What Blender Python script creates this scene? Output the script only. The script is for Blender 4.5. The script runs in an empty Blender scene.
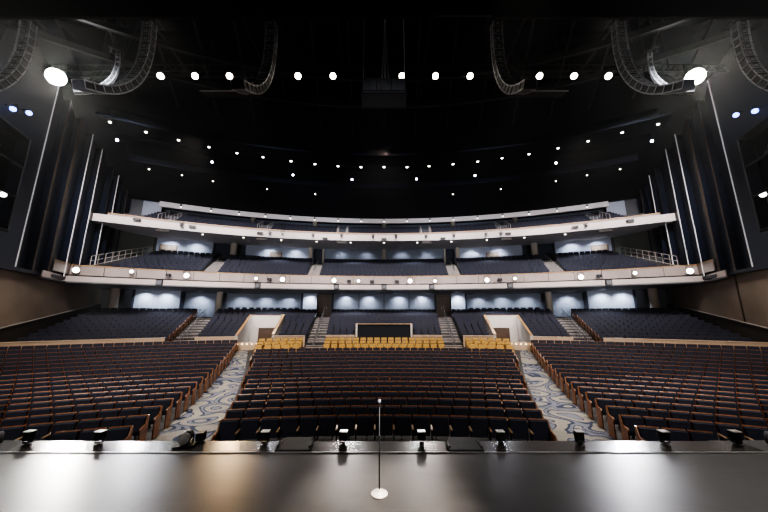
import bpy, math, random
from mathutils import Vector, Matrix
random.seed(7)
C = bpy.context.scene.collection
CY = -17.0           # centre of the concentric rows
CAMZ = 3.9
PITCH = math.radians(11.2)
F = 300.0
R = math.radians
sin, cos = math.sin, math.cos

# ------------------------------------------------------------------ helpers
def P(r, a, z=0.0):
    a = R(a)
    return Vector((r * sin(a), r * cos(a) + CY, z))

def ray(px, py):
    u, v = (px - 384) / F, (256 - py) / F
    return Vector((u, cos(PITCH) - v * sin(PITCH), sin(PITCH) + v * cos(PITCH)))

def atZ(px, py, Z):
    d = ray(px, py); t = (Z - CAMZ) / d.z
    return Vector((d.x * t, d.y * t, Z))

def atY(px, py, y):
    d = ray(px, py); t = y / d.y
    return Vector((d.x * t, y, CAMZ + d.z * t))

def atR(px, py, r):
    d = ray(px, py)
    a = d.x ** 2 + d.y ** 2; b = -2 * CY * d.y; c = CY * CY - r * r
    t = (-b + math.sqrt(b * b - 4 * a * c)) / (2 * a)
    return Vector((d.x * t, d.y * t, CAMZ + d.z * t))

def project(p):
    d = Vector(p) - Vector((0, 0, CAMZ))
    z = d.y * cos(PITCH) + d.z * sin(PITCH)
    y = -d.y * sin(PITCH) + d.z * cos(PITCH)
    if z < .1: return None
    return 384 + F * d.x / z, 256 - F * y / z, z

def wallx(y):            # half width of the hall at depth y
    return 25.5 + .40 * (y - 20.5)

def amax(r, inset=0.0):  # angle at which a ring of radius r meets the side wall
    lo, hi = 0.0, 80.0
    for _ in range(40):
        m = (lo + hi) / 2
        p = P(r, m)
        if p.x < wallx(p.y) - inset: lo = m
        else: hi = m
    return lo

class MB:
    def __init__(s): s.v = []; s.f = []
    def add(s, vs, fs):
        b = len(s.v); s.v += [tuple(x) for x in vs]; s.f += [tuple(b + i for i in f) for f in fs]
    def box(s, c, size, m=None, taper=1.0, bev=0.0):
        x, y, z = size[0] / 2, size[1] / 2, size[2] / 2
        if bev > 0:      # chamfered vertical edges and top
            b = bev
            ring = [(-x + b, -y), (x - b, -y), (x, -y + b), (x, y - b), (x - b, y), (-x + b, y), (-x, y - b), (-x, -y + b)]
            vs = []
            for zz, k in ((-z, 1), (z - b, 1), (z, None)):
                for (px, py) in ring:
                    if k is None:
                        px = px * (x - b) / x; py = py * (max(y - b, y * .3)) / y
                    vs.append(Vector((px, py, zz)))
            fs = [tuple(reversed(range(8))), tuple(range(16, 24))]
            for l in (0, 8):
                for i in range(8):
                    j = (i + 1) % 8
                    fs.append((l + i, l + j, l + 8 + j, l + 8 + i))
        else:
            vs = [Vector((sx * x * (taper if sz > 0 else 1), sy * y * (taper if sz > 0 else 1), sz * z)) for sz in (-1, 1) for sx, sy in ((-1, -1), (1, -1), (1, 1), (-1, 1))]
            fs = [(3, 2, 1, 0), (4, 5, 6, 7), (0, 1, 5, 4), (1, 2, 6, 5), (2, 3, 7, 6), (3, 0, 4, 7)]
        c = Vector(c)
        if m is not None: vs = [m @ p for p in vs]
        s.add([c + p for p in vs], fs); return s
    def quad(s, a, b, c, d): s.add([a, b, c, d], [(0, 1, 2, 3)]); return s
    def hexa(s, lo, hi):     # four bottom points, four top points
        s.add(list(lo) + list(hi), [(3, 2, 1, 0), (4, 5, 6, 7), (0, 1, 5, 4), (1, 2, 6, 5), (2, 3, 7, 6), (3, 0, 4, 7)]); return s
    def tube(s, p0, p1, r, n=8, r1=None, cap=True):
        p0, p1 = Vector(p0), Vector(p1); d = (p1 - p0)
        if d.length < 1e-6: return s
        q = d.to_track_quat('Z', 'Y').to_matrix()
        r1 = r if r1 is None else r1
        vs = [p0 + q @ Vector((r * cos(2 * math.pi * i / n), r * sin(2 * math.pi * i / n), 0)) for i in range(n)]
        vs += [p1 + q @ Vector((r1 * cos(2 * math.pi * i / n), r1 * sin(2 * math.pi * i / n), 0)) for i in range(n)]
        fs = [(i, (i + 1) % n, n + (i + 1) % n, n + i) for i in range(n)]
        if cap: fs += [tuple(reversed(range(n))), tuple(range(n, 2 * n))]
        s.add(vs, fs); return s
    def path(s, pts, r, n=6):
        for a, b in zip(pts[:-1], pts[1:]): s.tube(a, b, r, n)
        return s
    def lathe(s, c, prof, n=20, m=None):
        c = Vector(c); vs = []; fs = []
        for (r, z) in prof:
            for i in range(n):
                p = Vector((r * cos(2 * math.pi * i / n), r * sin(2 * math.pi * i / n), z))
                vs.append(c + (m @ p if m is not None else p))
        k = len(prof)
        for l in range(k - 1):
            for i in range(n):
                fs.append((l * n + i, l * n + (i + 1) % n, (l + 1) * n + (i + 1) % n, (l + 1) * n + i))
        fs.append(tuple(reversed(range(n)))); fs.append(tuple(range((k - 1) * n, k * n)))
        s.add(vs, fs); return s
    def arc(s, r0, r1, z0, z1, a0, a1, n=None, z0b=None, z1b=None):
        """ring segment: z0..z1 at r0 and z0b..z1b at r1"""
        z0b = z0 if z0b is None else z0b; z1b = z1 if z1b is None else z1b
        n = n or max(1, int(abs(a1 - a0) / 1.2))
        vs = []; fs = []
        for i in range(n + 1):
            a = a0 + (a1 - a0) * i / n
            vs += [P(r0, a, z0), P(r1, a, z0b), P(r1, a, z1b), P(r0, a, z1)]
        for i in range(n):
            b = 4 * i
            for k in range(4):
                fs.append((b + k, b + 4 + k, b + 4 + (k + 1) % 4, b + (k + 1) % 4))
        fs += [(0, 1, 2, 3), (4 * n + 3, 4 * n + 2, 4 * n + 1, 4 * n)]
        s.add(vs, fs); return s
    def build(s, name, mat, parent=None, smooth=False, loc=None):
        me = bpy.data.meshes.new(name); me.from_pydata(s.v, [], s.f); me.update()
        if smooth:
            me.polygons.foreach_set('use_smooth', [True] * len(me.polygons))
        me.materials.append(mat)
        o = bpy.data.objects.new(name, me); C.objects.link(o)
        if parent is not None: o.parent = parent
        if loc is not None: o.location = loc
        # consistent normals
        import bmesh
        bm = bmesh.new(); bm.from_mesh(me); bmesh.ops.recalc_face_normals(bm, faces=bm.faces); bm.to_mesh(me); bm.free()
        return o

def tag(o, label=None, cat=None, group=None, kind=None):
    if label: o['label'] = label
    if cat: o['category'] = cat
    if group: o['group'] = group
    if kind: o['kind'] = kind
    return o

def empty(name, loc=(0, 0, 0), rz=0):
    o = bpy.data.objects.new(name, None); C.objects.link(o)
    o.location = loc; o.rotation_euler = (0, 0, rz); o.empty_display_size = .2
    return o

def kids(o): return [c for c in bpy.data.objects if c.parent == o]
def record(o): return (o, [record(c) for c in kids(o)])
def copy_rec(rec, parent=None):
    c = rec[0].copy(); C.objects.link(c); c.parent = parent
    for ch in rec[1]: copy_rec(ch, c)
    return c

ORD = ['', 'first', 'second', 'third', 'fourth', 'fifth', 'sixth', 'seventh', 'eighth', 'ninth', 'tenth', 'eleventh', 'twelfth', 'thirteenth',
       'fourteenth', 'fifteenth', 'sixteenth', 'seventeenth', 'eighteenth', 'nineteenth', 'twentieth']
def ordinal(n):
    if n <= 20: return ORD[n]
    t = {2: 'twenty', 3: 'thirty', 4: 'forty'}[n // 10]
    return t + '-' + ORD[n % 10] if n % 10 else {2: 'twentieth', 3: 'thirtieth', 4: 'fortieth'}[n // 10]

# ------------------------------------------------------------------ materials
def mat(name, col, rough=.6, metal=0.0, noise=0.0, scale=3.0, bump=0.0, emit=0.0, ecol=None, spec=.5, sheen=0.0):
    m = bpy.data.materials.new(name); m.use_nodes = True
    nt = m.node_tree; b = nt.nodes['Principled BSDF']
    b.inputs['Base Color'].default_value = (*col, 1); b.inputs['Roughness'].default_value = rough
    b.inputs['Metallic'].default_value = metal; b.inputs['Specular IOR Level'].default_value = spec
    if sheen: b.inputs['Sheen Weight'].default_value = sheen
    if noise or bump:
        tc = nt.nodes.new('ShaderNodeTexCoord'); n = nt.nodes.new('ShaderNodeTexNoise')
        n.inputs['Scale'].default_value = scale; n.inputs['Detail'].default_value = 5
        nt.links.new(tc.outputs['Object'], n.inputs['Vector'])
        if noise:
            r = nt.nodes.new('ShaderNodeValToRGB')
            r.color_ramp.elements[0].position = .3; r.color_ramp.elements[1].position = .7
            r.color_ramp.elements[0].color = (*[c * (1 - noise) for c in col], 1)
            r.color_ramp.elements[1].color = (*[min(1, c * (1 + noise)) for c in col], 1)
            nt.links.new(n.outputs['Fac'], r.inputs['Fac']); nt.links.new(r.outputs['Color'], b.inputs['Base Color'])
        if bump:
            bp = nt.nodes.new('ShaderNodeBump'); bp.inputs['Strength'].default_value = bump; bp.inputs['Distance'].default_value = .02
            nt.links.new(n.outputs['Fac'], bp.inputs['Height']); nt.links.new(bp.outputs['Normal'], b.inputs['Normal'])
    if emit:
        b.inputs['Emission Color'].default_value = (*(ecol or col), 1); b.inputs['Emission Strength'].default_value = emit
    return m

M = {}
M['seat'] = mat('navy_upholstery', (.013, .017, .036), .8, noise=.3, scale=20)
M['wood'] = mat('reddish_wood', (.23, .085, .025), .35, noise=.35, scale=9)
M['rear_wood'] = mat('dark_brown_wood', (.055, .032, .026), .5)
M['arm'] = mat('pale_wood', (.34, .22, .13), .3, noise=.2, scale=9)
M['metal'] = mat('black_metal', (.012, .012, .014), .4, .4)
M['grey_metal'] = mat('grey_metal', (.30, .30, .31), .35, .8)
M['gold'] = mat('gold_upholstery', (.48, .30, .085), .7, noise=.15, scale=9)
M['gold_dark'] = mat('brown_chair_frame', (.12, .06, .02), .5)
M['concrete'] = mat('dark_floor', (.030, .028, .030), .6, noise=.3, scale=1.5)
M['step'] = mat('step_carpet', (.11, .10, .11), .8, noise=.3, scale=4)
M['nosing'] = mat('pale_nosing', (.38, .34, .31), .6)
M['tan'] = mat('tan_fascia', (.55, .42, .31), .55, noise=.08, scale=1.2)
M['cap'] = mat('orange_wood_cap', (.42, .25, .11), .4, noise=.2, scale=3)
M['white'] = mat('white_plaster', (.56, .52, .49), .7, noise=.05, scale=1)
M['panel'] = mat('beige_panel', (.33, .27, .245), .55, noise=.10, scale=.9)
M['band'] = mat('pale_band', (.50, .42, .385), .5, noise=.04, scale=.7)
M['band_up'] = mat('pale_band_upper', (.56, .49, .46), .5, noise=.04, scale=.7)
M['wallgrey'] = mat('blue_grey_wall', (.16, .18, .225), .7, noise=.06, scale=.8)
M['wallpale'] = mat('pale_blue_wall', (.30, .33, .40), .7, noise=.05, scale=.8)
M['olive'] = mat('olive_wall', (.11, .115, .10), .7, noise=.08, scale=.5)
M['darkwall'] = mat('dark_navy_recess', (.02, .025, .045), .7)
M['brown'] = mat('brown_side_wall', (.22, .17, .13), .65, noise=.25, scale=.35, bump=.1)
M['dado'] = mat('dark_dado', (.035, .027, .022), .6)
M['navy'] = mat('navy_wall_panel', (.010, .014, .028), .45, noise=.2, scale=.2)
M['black'] = mat('black_paint', (.005, .005, .007), .7)
M['ceil'] = mat('black_ceiling', (.006, .007, .014), .9, spec=.2, noise=.4, scale=.15)
M['cloud'] = mat('charcoal_ceiling_band', (.004, .0055, .010), .95, spec=.1, noise=.3, scale=.2)
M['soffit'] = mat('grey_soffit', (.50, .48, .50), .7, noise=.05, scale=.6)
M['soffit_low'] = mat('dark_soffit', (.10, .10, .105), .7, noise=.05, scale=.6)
M['door'] = mat('brown_door', (.075, .045, .028), .5, noise=.2, scale=3)
M['beige'] = mat('beige_column', (.42, .36, .30), .6, noise=.05, scale=2)
M['cab'] = mat('array_cabinet', (.13, .13, .14), .45, noise=.2, scale=4)
M['cabedge'] = mat('array_lit_edge', (.7, .7, .72), .35, .5)  # lightened so the cabinet edges look lit; the light is in the colour
M['truss'] = mat('truss_metal', (.03, .03, .035), .6, .2)
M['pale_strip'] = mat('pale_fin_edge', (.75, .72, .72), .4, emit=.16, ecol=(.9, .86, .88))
M['brown_strip'] = mat('brown_fin_edge', (.075, .058, .045), .5)
M['warm'] = mat('warm_lamp', (1, .95, .85), emit=14, ecol=(1, .90, .74))
M['hot'] = mat('hot_lamp', (1, 1, 1), emit=34, ecol=(1, .97, .93))
M['rail_lamp'] = mat('rail_lamp', (1, 1, 1), emit=8, ecol=(1, .95, .86))
M['dim'] = mat('downlight_glass', (1, .95, .85), emit=8, ecol=(1, .93, .82))
M['blue_lamp'] = mat('blue_lamp', (.6, .7, 1), emit=6, ecol=(.16, .26, 1))
M['cool_lamp'] = mat('cool_lamp', (.8, .85, 1), emit=16, ecol=(.75, .82, 1))
M['step_light'] = mat('step_light_glass', (1, .9, .7), emit=3.0, ecol=(1, .85, .6))
M['cable'] = mat('black_cable', (.03, .03, .033), .5)
M['mixer'] = mat('booth_black', (.006, .007, .012), .8)
M['mic_base'] = mat('worn_white_base', (.36, .33, .30), .4, noise=.15, scale=25)
M['footbox_top'] = mat('pale_box_top', (.50, .48, .46), .3, .3)
M['lens'] = mat('lens_glass', (.25, .26, .3), .08, .6)
M['hatch'] = mat('blue_grey_board', (.010, .014, .021), .55, noise=.2, scale=4)

def stage_material(name, col, r0, r1, dark=.5):
    m = bpy.data.materials.new(name); m.use_nodes = True
    nt = m.node_tree; b = nt.nodes['Principled BSDF']; N = nt.nodes.new; L = nt.links.new
    tc = N('ShaderNodeTexCoord'); mp = N('ShaderNodeMapping'); mp.inputs['Rotation'].default_value = (0, 0, R(32)); mp.inputs['Scale'].default_value = (.7, 3.5, 1)
    L(tc.outputs['Object'], mp.inputs['Vector'])
    n = N('ShaderNodeTexNoise'); n.inputs['Scale'].default_value = 1.5; n.inputs['Detail'].default_value = 8; n.inputs['Roughness'].default_value = .65
    L(mp.outputs['Vector'], n.inputs['Vector'])
    n2 = N('ShaderNodeTexNoise'); n2.inputs['Scale'].default_value = 1.1; n2.inputs['Detail'].default_value = 4
    L(tc.outputs['Object'], n2.inputs['Vector'])
    mx = N('ShaderNodeMath'); mx.operation = 'MULTIPLY_ADD'; L(n.outputs['Fac'], mx.inputs[0]); mx.inputs[1].default_value = .8; L(n2.outputs['Fac'], mx.inputs[2])
    r = N('ShaderNodeValToRGB'); r.color_ramp.elements[0].position = .55; r.color_ramp.elements[1].position = 1.0
    r.color_ramp.elements[0].color = (*[c * dark for c in col], 1); r.color_ramp.elements[1].color = (*[c * 1.5 for c in col], 1)
    L(mx.outputs[0], r.inputs['Fac'])
    br = N('ShaderNodeTexBrick'); br.inputs['Scale'].default_value = 1; br.inputs['Mortar Size'].default_value = .004
    br.inputs['Brick Width'].default_value = 2.44; br.inputs['Row Height'].default_value = 1.22
    br.inputs['Color1'].default_value = (1, 1, 1, 1); br.inputs['Color2'].default_value = (.85, .85, .85, 1); br.inputs['Mortar'].default_value = (.25, .25, .25, 1)
    L(tc.outputs['Object'], br.inputs['Vector'])
    mm = N('ShaderNodeMixRGB'); mm.blend_type = 'MULTIPLY'; mm.inputs['Fac'].default_value = 1
    L(r.outputs['Color'], mm.inputs['Color1']); L(br.outputs['Color'], mm.inputs['Color2']); L(mm.outputs['Color'], b.inputs['Base Color'])
    rr = N('ShaderNodeMapRange'); rr.inputs['From Min'].default_value = .3; rr.inputs['From Max'].default_value = .7
    rr.inputs['To Min'].default_value = r0; rr.inputs['To Max'].default_value = r1
    L(n.outputs['Fac'], rr.inputs['Value']); L(rr.outputs['Result'], b.inputs['Roughness'])
    b.inputs['Specular IOR Level'].default_value = .6
    bp = N('ShaderNodeBump'); bp.inputs['Strength'].default_value = .02; bp.inputs['Distance'].default_value = .01
    L(n.outputs['Fac'], bp.inputs['Height']); L(bp.outputs['Normal'], b.inputs['Normal'])
    return m
M['stage'] = stage_material('black_stage_boards', (.024, .022, .021), .28, .345, .35)
M['apron'] = stage_material('black_apron_boards', (.034, .031, .029), .20, .24)

def carpet_material():
    m = bpy.data.materials.new('swirl_carpet'); m.use_nodes = True
    nt = m.node_tree; b = nt.nodes['Principled BSDF']; N = nt.nodes.new; L = nt.links.new
    b.inputs['Roughness'].default_value = .85; b.inputs['Specular IOR Level'].default_value = .15
    tc = N('ShaderNodeTexCoord')
    n = N('ShaderNodeTexNoise'); n.inputs['Scale'].default_value = .45; n.inputs['Detail'].default_value = 1
    L(tc.outputs['Object'], n.inputs['Vector'])
    mixv = N('ShaderNodeMixRGB'); mixv.inputs['Fac'].default_value = .55
    L(tc.outputs['Object'], mixv.inputs['Color1'])
    sc = N('ShaderNodeVectorMath'); sc.operation = 'SCALE'; sc.inputs['Scale'].default_value = 2.2
    L(n.outputs['Color'], sc.inputs[0]); 
    ad = N('ShaderNodeVectorMath'); ad.operation = 'ADD'; L(tc.outputs['Object'], ad.inputs[0]); L(sc.outputs[0], ad.inputs[1])
    v = N('ShaderNodeTexVoronoi'); v.inputs['Scale'].default_value = .75; v.feature = 'F1'
    L(ad.outputs[0], v.inputs['Vector'])
    mul = N('ShaderNodeMath'); mul.operation = 'MULTIPLY'; mul.inputs[1].default_value = 2.6; L(v.outputs['Distance'], mul.inputs[0])
    fr = N('ShaderNodeMath'); fr.operation = 'FRACT'; L(mul.outputs[0], fr.inputs[0])
    r = N('ShaderNodeValToRGB'); cr = r.color_ramp; cr.interpolation = 'CONSTANT'
    cr.elements[0].position = 0; cr.elements[0].color = (.235, .22, .195, 1)
    cr.elements[1].position = .42; cr.elements[1].color = (.035, .045, .075, 1)
    for p, c in ((.58, (.15, .155, .19, 1)), (.80, (.035, .045, .075, 1)), (.88, (.26, .24, .215, 1))):
        e = cr.elements.new(p); e.color = c
    L(fr.outputs[0], r.inputs['Fac'])
    # small stipple of dots
    v2 = N('ShaderNodeTexVoronoi'); v2.inputs['Scale'].default_value = 9; v2.inputs['Randomness'].default_value = .1
    L(tc.outputs['Object'], v2.inputs['Vector'])
    lt = N('ShaderNodeMath'); lt.operation = 'LESS_THAN'; lt.inputs[1].default_value = .22; L(v2.outputs['Distance'], lt.inputs[0])
    gt = N('ShaderNodeMath'); gt.operation = 'GREATER_THAN'; gt.inputs[1].default_value = .5; L(n.outputs['Fac'], gt.inputs[0])
    an = N('ShaderNodeMath'); an.operation = 'MULTIPLY'; L(lt.outputs[0], an.inputs[0]); L(gt.outputs[0], an.inputs[1])
    m2 = N('ShaderNodeMixRGB'); L(an.outputs[0], m2.inputs['Fac']); L(r.outputs['Color'], m2.inputs['Color1']); m2.inputs['Color2'].default_value = (.05, .06, .09, 1)
    L(m2.outputs['Color'], b.inputs['Base Color'])
    return m
M['carpet'] = carpet_material()

# ------------------------------------------------------------------ floor profile of the front seating
PROF = [(0, 0), (32.6, 0), (35.5, .12), (38.4, .41), (40.3, .60), (43.2, 1.07), (44.6, 1.25)]
def fz(r):
    for (r0, z0), (r1, z1) in zip(PROF[:-1], PROF[1:]):
        if r <= r1: return z0 + (z1 - z0) * (r - r0) / (r1 - r0)
    return PROF[-1][1]
ROWS = [26.75 + .97 * i for i in range(18)]
REAR = [45.5 + .95 * i for i in range(11)]
REARZ = [1.49 + .224 * i for i in range(11)]
LOWB = [52.9 + .95 * i for i in range(9)]
LOWZ = [8.0 + .39 * i for i in range(9)]
UPB = [54.6 + .95 * i for i in range(6)]
UPZ = [13.55 + .42 * i for i in range(6)]

def edge_center(r): return 11.0 + (r - 26.75) * 2.8 / 13.6
def edge_side(r): return 14.9 + (r - 26.75) * .7 / 16.5

# ------------------------------------------------------------------ setting
def struct(o, label=None): o['kind'] = 'structure'; 
# main floor
mb = MB()
mb.arc(22.2, 32.6, -.2, 0, -52, 52, 40)
for (r0, z0), (r1, z1) in zip(PROF[1:-1], PROF[2:]):
    mb.arc(r0, r1, -.2, z0, -46, 46, 40, z0b=-.2, z1b=z1)
mb.box((0, -1, -.6), (60, 20, .3))
o = mb.build('floor', M['concrete']); o['kind'] = 'structure'
# aisle carpets (strips laid in the two fanned aisles)
for sgn, nm in ((-1, 'left'), (1, 'right')):
    mb = MB(); rs = [24.0, 26, 28, 30, 32.6, 34, 35.5, 37, 38.4, 40.3, 41.5, 42.8, 43.6]
    vs = []; fs = []
    for r in rs:
        vs += [P(r, sgn * (edge_center(r) + .1), fz(r) + .012), P(r, sgn * edge_side(r), fz(r) + .012)]
    for i in range(len(rs) - 1): fs.append((2 * i, 2 * i + 1, 2 * i + 3, 2 * i + 2))
    mb.add(vs, fs)
    o = mb.build('aisle_carpet', M['carpet'])
    tag(o, 'swirl-patterned cream, grey and navy carpet in the %s-side front aisle' % nm, 'carpet', 'aisle carpets')

# stage
ST = 1.1
mb = MB(); mb.box((0, 1.42, ST / 2 - .3), (36, 11.0, ST + .6)); o = mb.build('floor_stage', M['stage']); o['kind'] = 'structure'
mb = MB(); mb.box((0, 7.235, ST / 2 - .31), (16.1, .63, ST + .58 + .004)); o = mb.build('floor_stage_apron', M['apron']); o['kind'] = 'structure'
mb = MB()
for s in (-1, 1): mb.box((s * 11.6, 7.6, .42), (7.0, 1.30, .84))
o = mb.build('floor_side_platform', M['black']); o['kind'] = 'structure'
# pale joint line between stage and apron
mb = MB(); mb.box((0, 6.905, ST + .0105), (16.1, .035, .013)); o = mb.build('trim_1', M['grey_metal']); o['kind'] = 'structure'

# side walls: lower brown wall, navy fins above
for sgn, nm in ((-1, 'left'), (1, 'right')):
    def W(y, z, off=0.0): return Vector((sgn * (wallx(y) + off), y, z))
    root = empty('wall_' + nm); root['kind'] = 'structure'
    mb = MB()
    for (y0, y1) in (((4.0, 33.5),) if sgn < 0 else ((4.0, 22.2), (22.4, 33.5))):
        mb.hexa([W(y0, -.3), W(y1, -.3), W(y1, -.3, .6), W(y0, -.3, .6)], [W(y0, 6.95), W(y1, 6.95), W(y1, 6.95, .6), W(y0, 6.95, .6)])
    mb.build('lower_wall', M['brown'], root)
    mb = MB(); mb.hexa([W(22.1, -.3, .4), W(22.5, -.3, .4), W(22.5, -.3, .6), W(22.1, -.3, .6)], [W(22.1, 6.95, .4), W(22.5, 6.95, .4), W(22.5, 6.95, .6), W(22.1, 6.95, .6)])
    mb.build('joint', M['black'], root)
    # dado below the rail
    mb = MB(); n = 12
    for i in range(n):
        y0 = 14 + (33 - 14) * i / n; y1 = 14 + (33 - 14) * (i + 1) / n
        za, zb = 3.05 + (y0 - 20.4) * .175, 3.05 + (y1 - 20.4) * .175
        mb.hexa([W(y0, 0, -.12), W(y1, 0, -.12), W(y1, 0, .1), W(y0, 0, .1)], [W(y0, za, -.12), W(y1, zb, -.12), W(y1, zb, .1), W(y0, za, .1)])
    mb.build('dado', M['dado'], root)
    # dark ledge where the upper wall starts
    mb = MB(); mb.hexa([W(6, 6.85, -.5), W(25.2, 6.85, -.5), W(25.2, 6.85, .6), W(6, 6.85, .6)], [W(6, 7.1, -.5), W(25.2, 7.1, -.5), W(25.2, 7.1, .6), W(6, 7.1, .6)])
    mb.build('ledge', M['navy'], root)
    # navy fins stepping back along the wall
    edges = [4.0, 20.05, 21.6, 23.3, 25.1, 26.9, 29.3, 30.7, 32.0, 33.2, 34.3, 35.3, 37, 42]
    mb = MB()
    for i in range(len(edges) - 1):
        y0, y1 = edges[i], edges[i + 1]
        o0, o1 = -.35, .25
        if i == 0: o0 = -.35; o1 = -.35
        if i == 0:   # leave the lighting bay open
            for (ya, yb, za, zb) in ((y0, 12.5, 7.0, 24), (12.5, 18.9, 7.0, 9.2), (12.5, 18.9, 15.9, 24), (18.9, y1, 7.0, 24)):
                mb.hexa([W(ya, za, o0), W(yb, za, o1), W(yb, za, .7), W(ya, za, .7)], [W(ya, zb, o0), W(yb, zb, o1), W(yb, zb, .7), W(ya, zb, .7)])
            mb.hexa([W(12.5, 9.2, 2.4), W(18.9, 9.2, 2.4), W(18.9, 9.2, 2.6), W(12.5, 9.2, 2.6)], [W(12.5, 15.9, 2.4), W(18.9, 15.9, 2.4), W(18.9, 15.9, 2.6), W(12.5, 15.9, 2.6)])
        else:
            mb.hexa([W(y0, 7, o0), W(y1, 7, o1), W(y1, 7, .7), W(y0, 7, .7)], [W(y0, 24, o0), W(y1, 24, o1), W(y1, 24, .7), W(y0, 24, .7)])
    mb.build('navy_panels', M['navy'], root)
    # edge strips
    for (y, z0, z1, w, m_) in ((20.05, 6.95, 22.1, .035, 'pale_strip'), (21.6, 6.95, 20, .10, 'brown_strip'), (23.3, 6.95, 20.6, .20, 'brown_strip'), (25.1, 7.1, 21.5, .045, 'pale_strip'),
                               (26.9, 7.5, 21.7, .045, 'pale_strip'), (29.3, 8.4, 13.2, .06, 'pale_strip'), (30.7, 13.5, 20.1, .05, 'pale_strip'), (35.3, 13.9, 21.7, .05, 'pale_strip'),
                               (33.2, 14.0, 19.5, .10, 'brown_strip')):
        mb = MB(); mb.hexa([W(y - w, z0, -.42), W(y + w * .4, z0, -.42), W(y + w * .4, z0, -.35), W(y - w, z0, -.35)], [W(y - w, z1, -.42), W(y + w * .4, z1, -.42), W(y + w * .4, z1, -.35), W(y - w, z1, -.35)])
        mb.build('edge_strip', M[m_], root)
    # frame of the lighting bay
    mb = MB()
    for (ya, za, yb, zb) in ((18.8, 9.3, 18.8, 15.8), (15.6, 9.3, 15.6, 15.8), (12.6, 9.3, 12.6, 15.8), (12.6, 15.8, 18.8, 15.8), (12.6, 9.3, 18.8, 9.3), (12.6, 11.6, 18.8, 11.6), (12.6, 13.7, 18.8, 13.7)):
        mb.tube(W(ya, za, -.38), W(yb, zb, -.38), .07, 6)
    mb.build('bay_frame', M['truss'], root)

# proscenium header and borders
mb = MB(); mb.box((0, 9.0, 20.43), (60, .1, 11.9)); o = mb.build('wall_proscenium_header', M['black']); o['kind'] = 'structure'
mb = MB()
for s in (-1, 1): mb.box((s * 25.5, 8.4, 8), (15.0, .4, 20))
o = mb.build('wall_proscenium_sides', M['black']); o['kind'] = 'structure'
mb = MB(); mb.box((2.85, 8.92, 14.56), (2.1, .03, .17)); o = mb.build('trim_2', M['grey_metal']); o['kind'] = 'structure'

# ceiling
mb = MB()
mb.box((0, 13, 24.3), (62, 46, .3))
mb.arc(41, 60.2, 22.4, 22.7, -40, 40, 40, z0b=18.05, z1b=18.35)
mb.arc(60.2, 66, 18.0, 18.3, -40, 40, 40)
mb.arc(40.7, 41.1, 22.4, 24.3, -42, 42, 40)
o = mb.build('ceiling', M['ceil']); o['kind'] = 'structure'
# charcoal ceiling bands
mb = MB()
mb.arc(47.6, 50.2, 19.35, 19.5, -amax(49) + 3.6, amax(49) - 3.6, 40)
mb.arc(50.2, 50.35, 18.7, 19.5, -amax(50) + 3.6, amax(50) - 3.6, 40)
mb.arc(47.45, 47.6, 19.35, 20.3, -amax(47.5) + 3.6, amax(47.5) - 3.6, 40)
mb.arc(43.8, 45.9, 19.2, 19.4, -amax(45) + 3.6, amax(45) - 3.6, 40)
mb.arc(45.9, 46.1, 19.2, 21.2, -amax(46) + 3.6, amax(46) - 3.6, 40)
o = mb.build('trim_3', M['cloud']); o['kind'] = 'structure'
mb = MB()
for r in (36.5, 39.5): mb.arc(r, r + .22, 21.2, 21.6, -38, 38, 40)
for a in range(-36, 37, 4): mb.tube(P(31, a, 21.9), P(44, a, 21.6), .08, 6)
for y in (11.5, 14.4, 20.5): mb.box((0, y, 22.6), (48, .25, .5))
for x in range(-21, 22, 6): mb.tube((x, 10, 23.0), (x * 1.05, 24, 22.8), .1, 6)
o = mb.build('trim_4', M['truss']); o['kind'] = 'structure'
# coffered panels of the flat ceiling
mb = MB()
for i in range(9):
    for j in range(5):
        x = -20.5 + 5.1 * i; y = 10.6 + 2.9 * j
        if (i + j) % 2 == 0: mb.box((x, y, 23.9), (4.6, 2.4, .25))
o = mb.build('trim_5', M['cloud']); o['kind'] = 'structure'

# cross-aisle fascia, split at the stairs and vomitories
CA, SA = 7.75, 21.2     # angles of the centre and side stairs
def half(r, w): return math.degrees(w / 2 / r)
VOM = (12.2, 16.1)
def rear_blocks(r, i):
    """angular intervals that carry seats in rear row i"""
    c0 = CA - half(r, 1.7); c1 = CA + half(r, 1.7); s0 = SA - half(r, 2.0); s1 = SA + half(r, 2.0)
    out = []
    inner = 3.6 if i < 3 else 0
    for s in (-1, 1):
        if inner: out.append((s, inner, c0))
        if i < 7: out += [(s, c1, VOM[0] - .25), (s, VOM[1] + .25, s0)]
        else: out.append((s, c1, s0))
        out.append((s, s1, amax(r, .75)))
    if not inner: out.append((0, 0, c0))
    return out

fasc = empty('wall_cross_aisle'); fasc['kind'] = 'structure'
mb = MB(); cap = MB()
for s in (-1, 1):
    for (a0, a1) in ((3.35, CA - 1.15), (CA + 1.15, VOM[0]), (VOM[1], SA - 1.3), (SA + 1.3, amax(44.6, .1))):
        mb.arc(44.45, 44.65, .9, 2.14, s * a0, s * a1); cap.arc(44.40, 44.7, 2.14, 2.20, s * a0, s * a1)
mb.build('fascia_panel', M['tan'], fasc); cap.build('top_cap', M['tan'], fasc)

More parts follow.
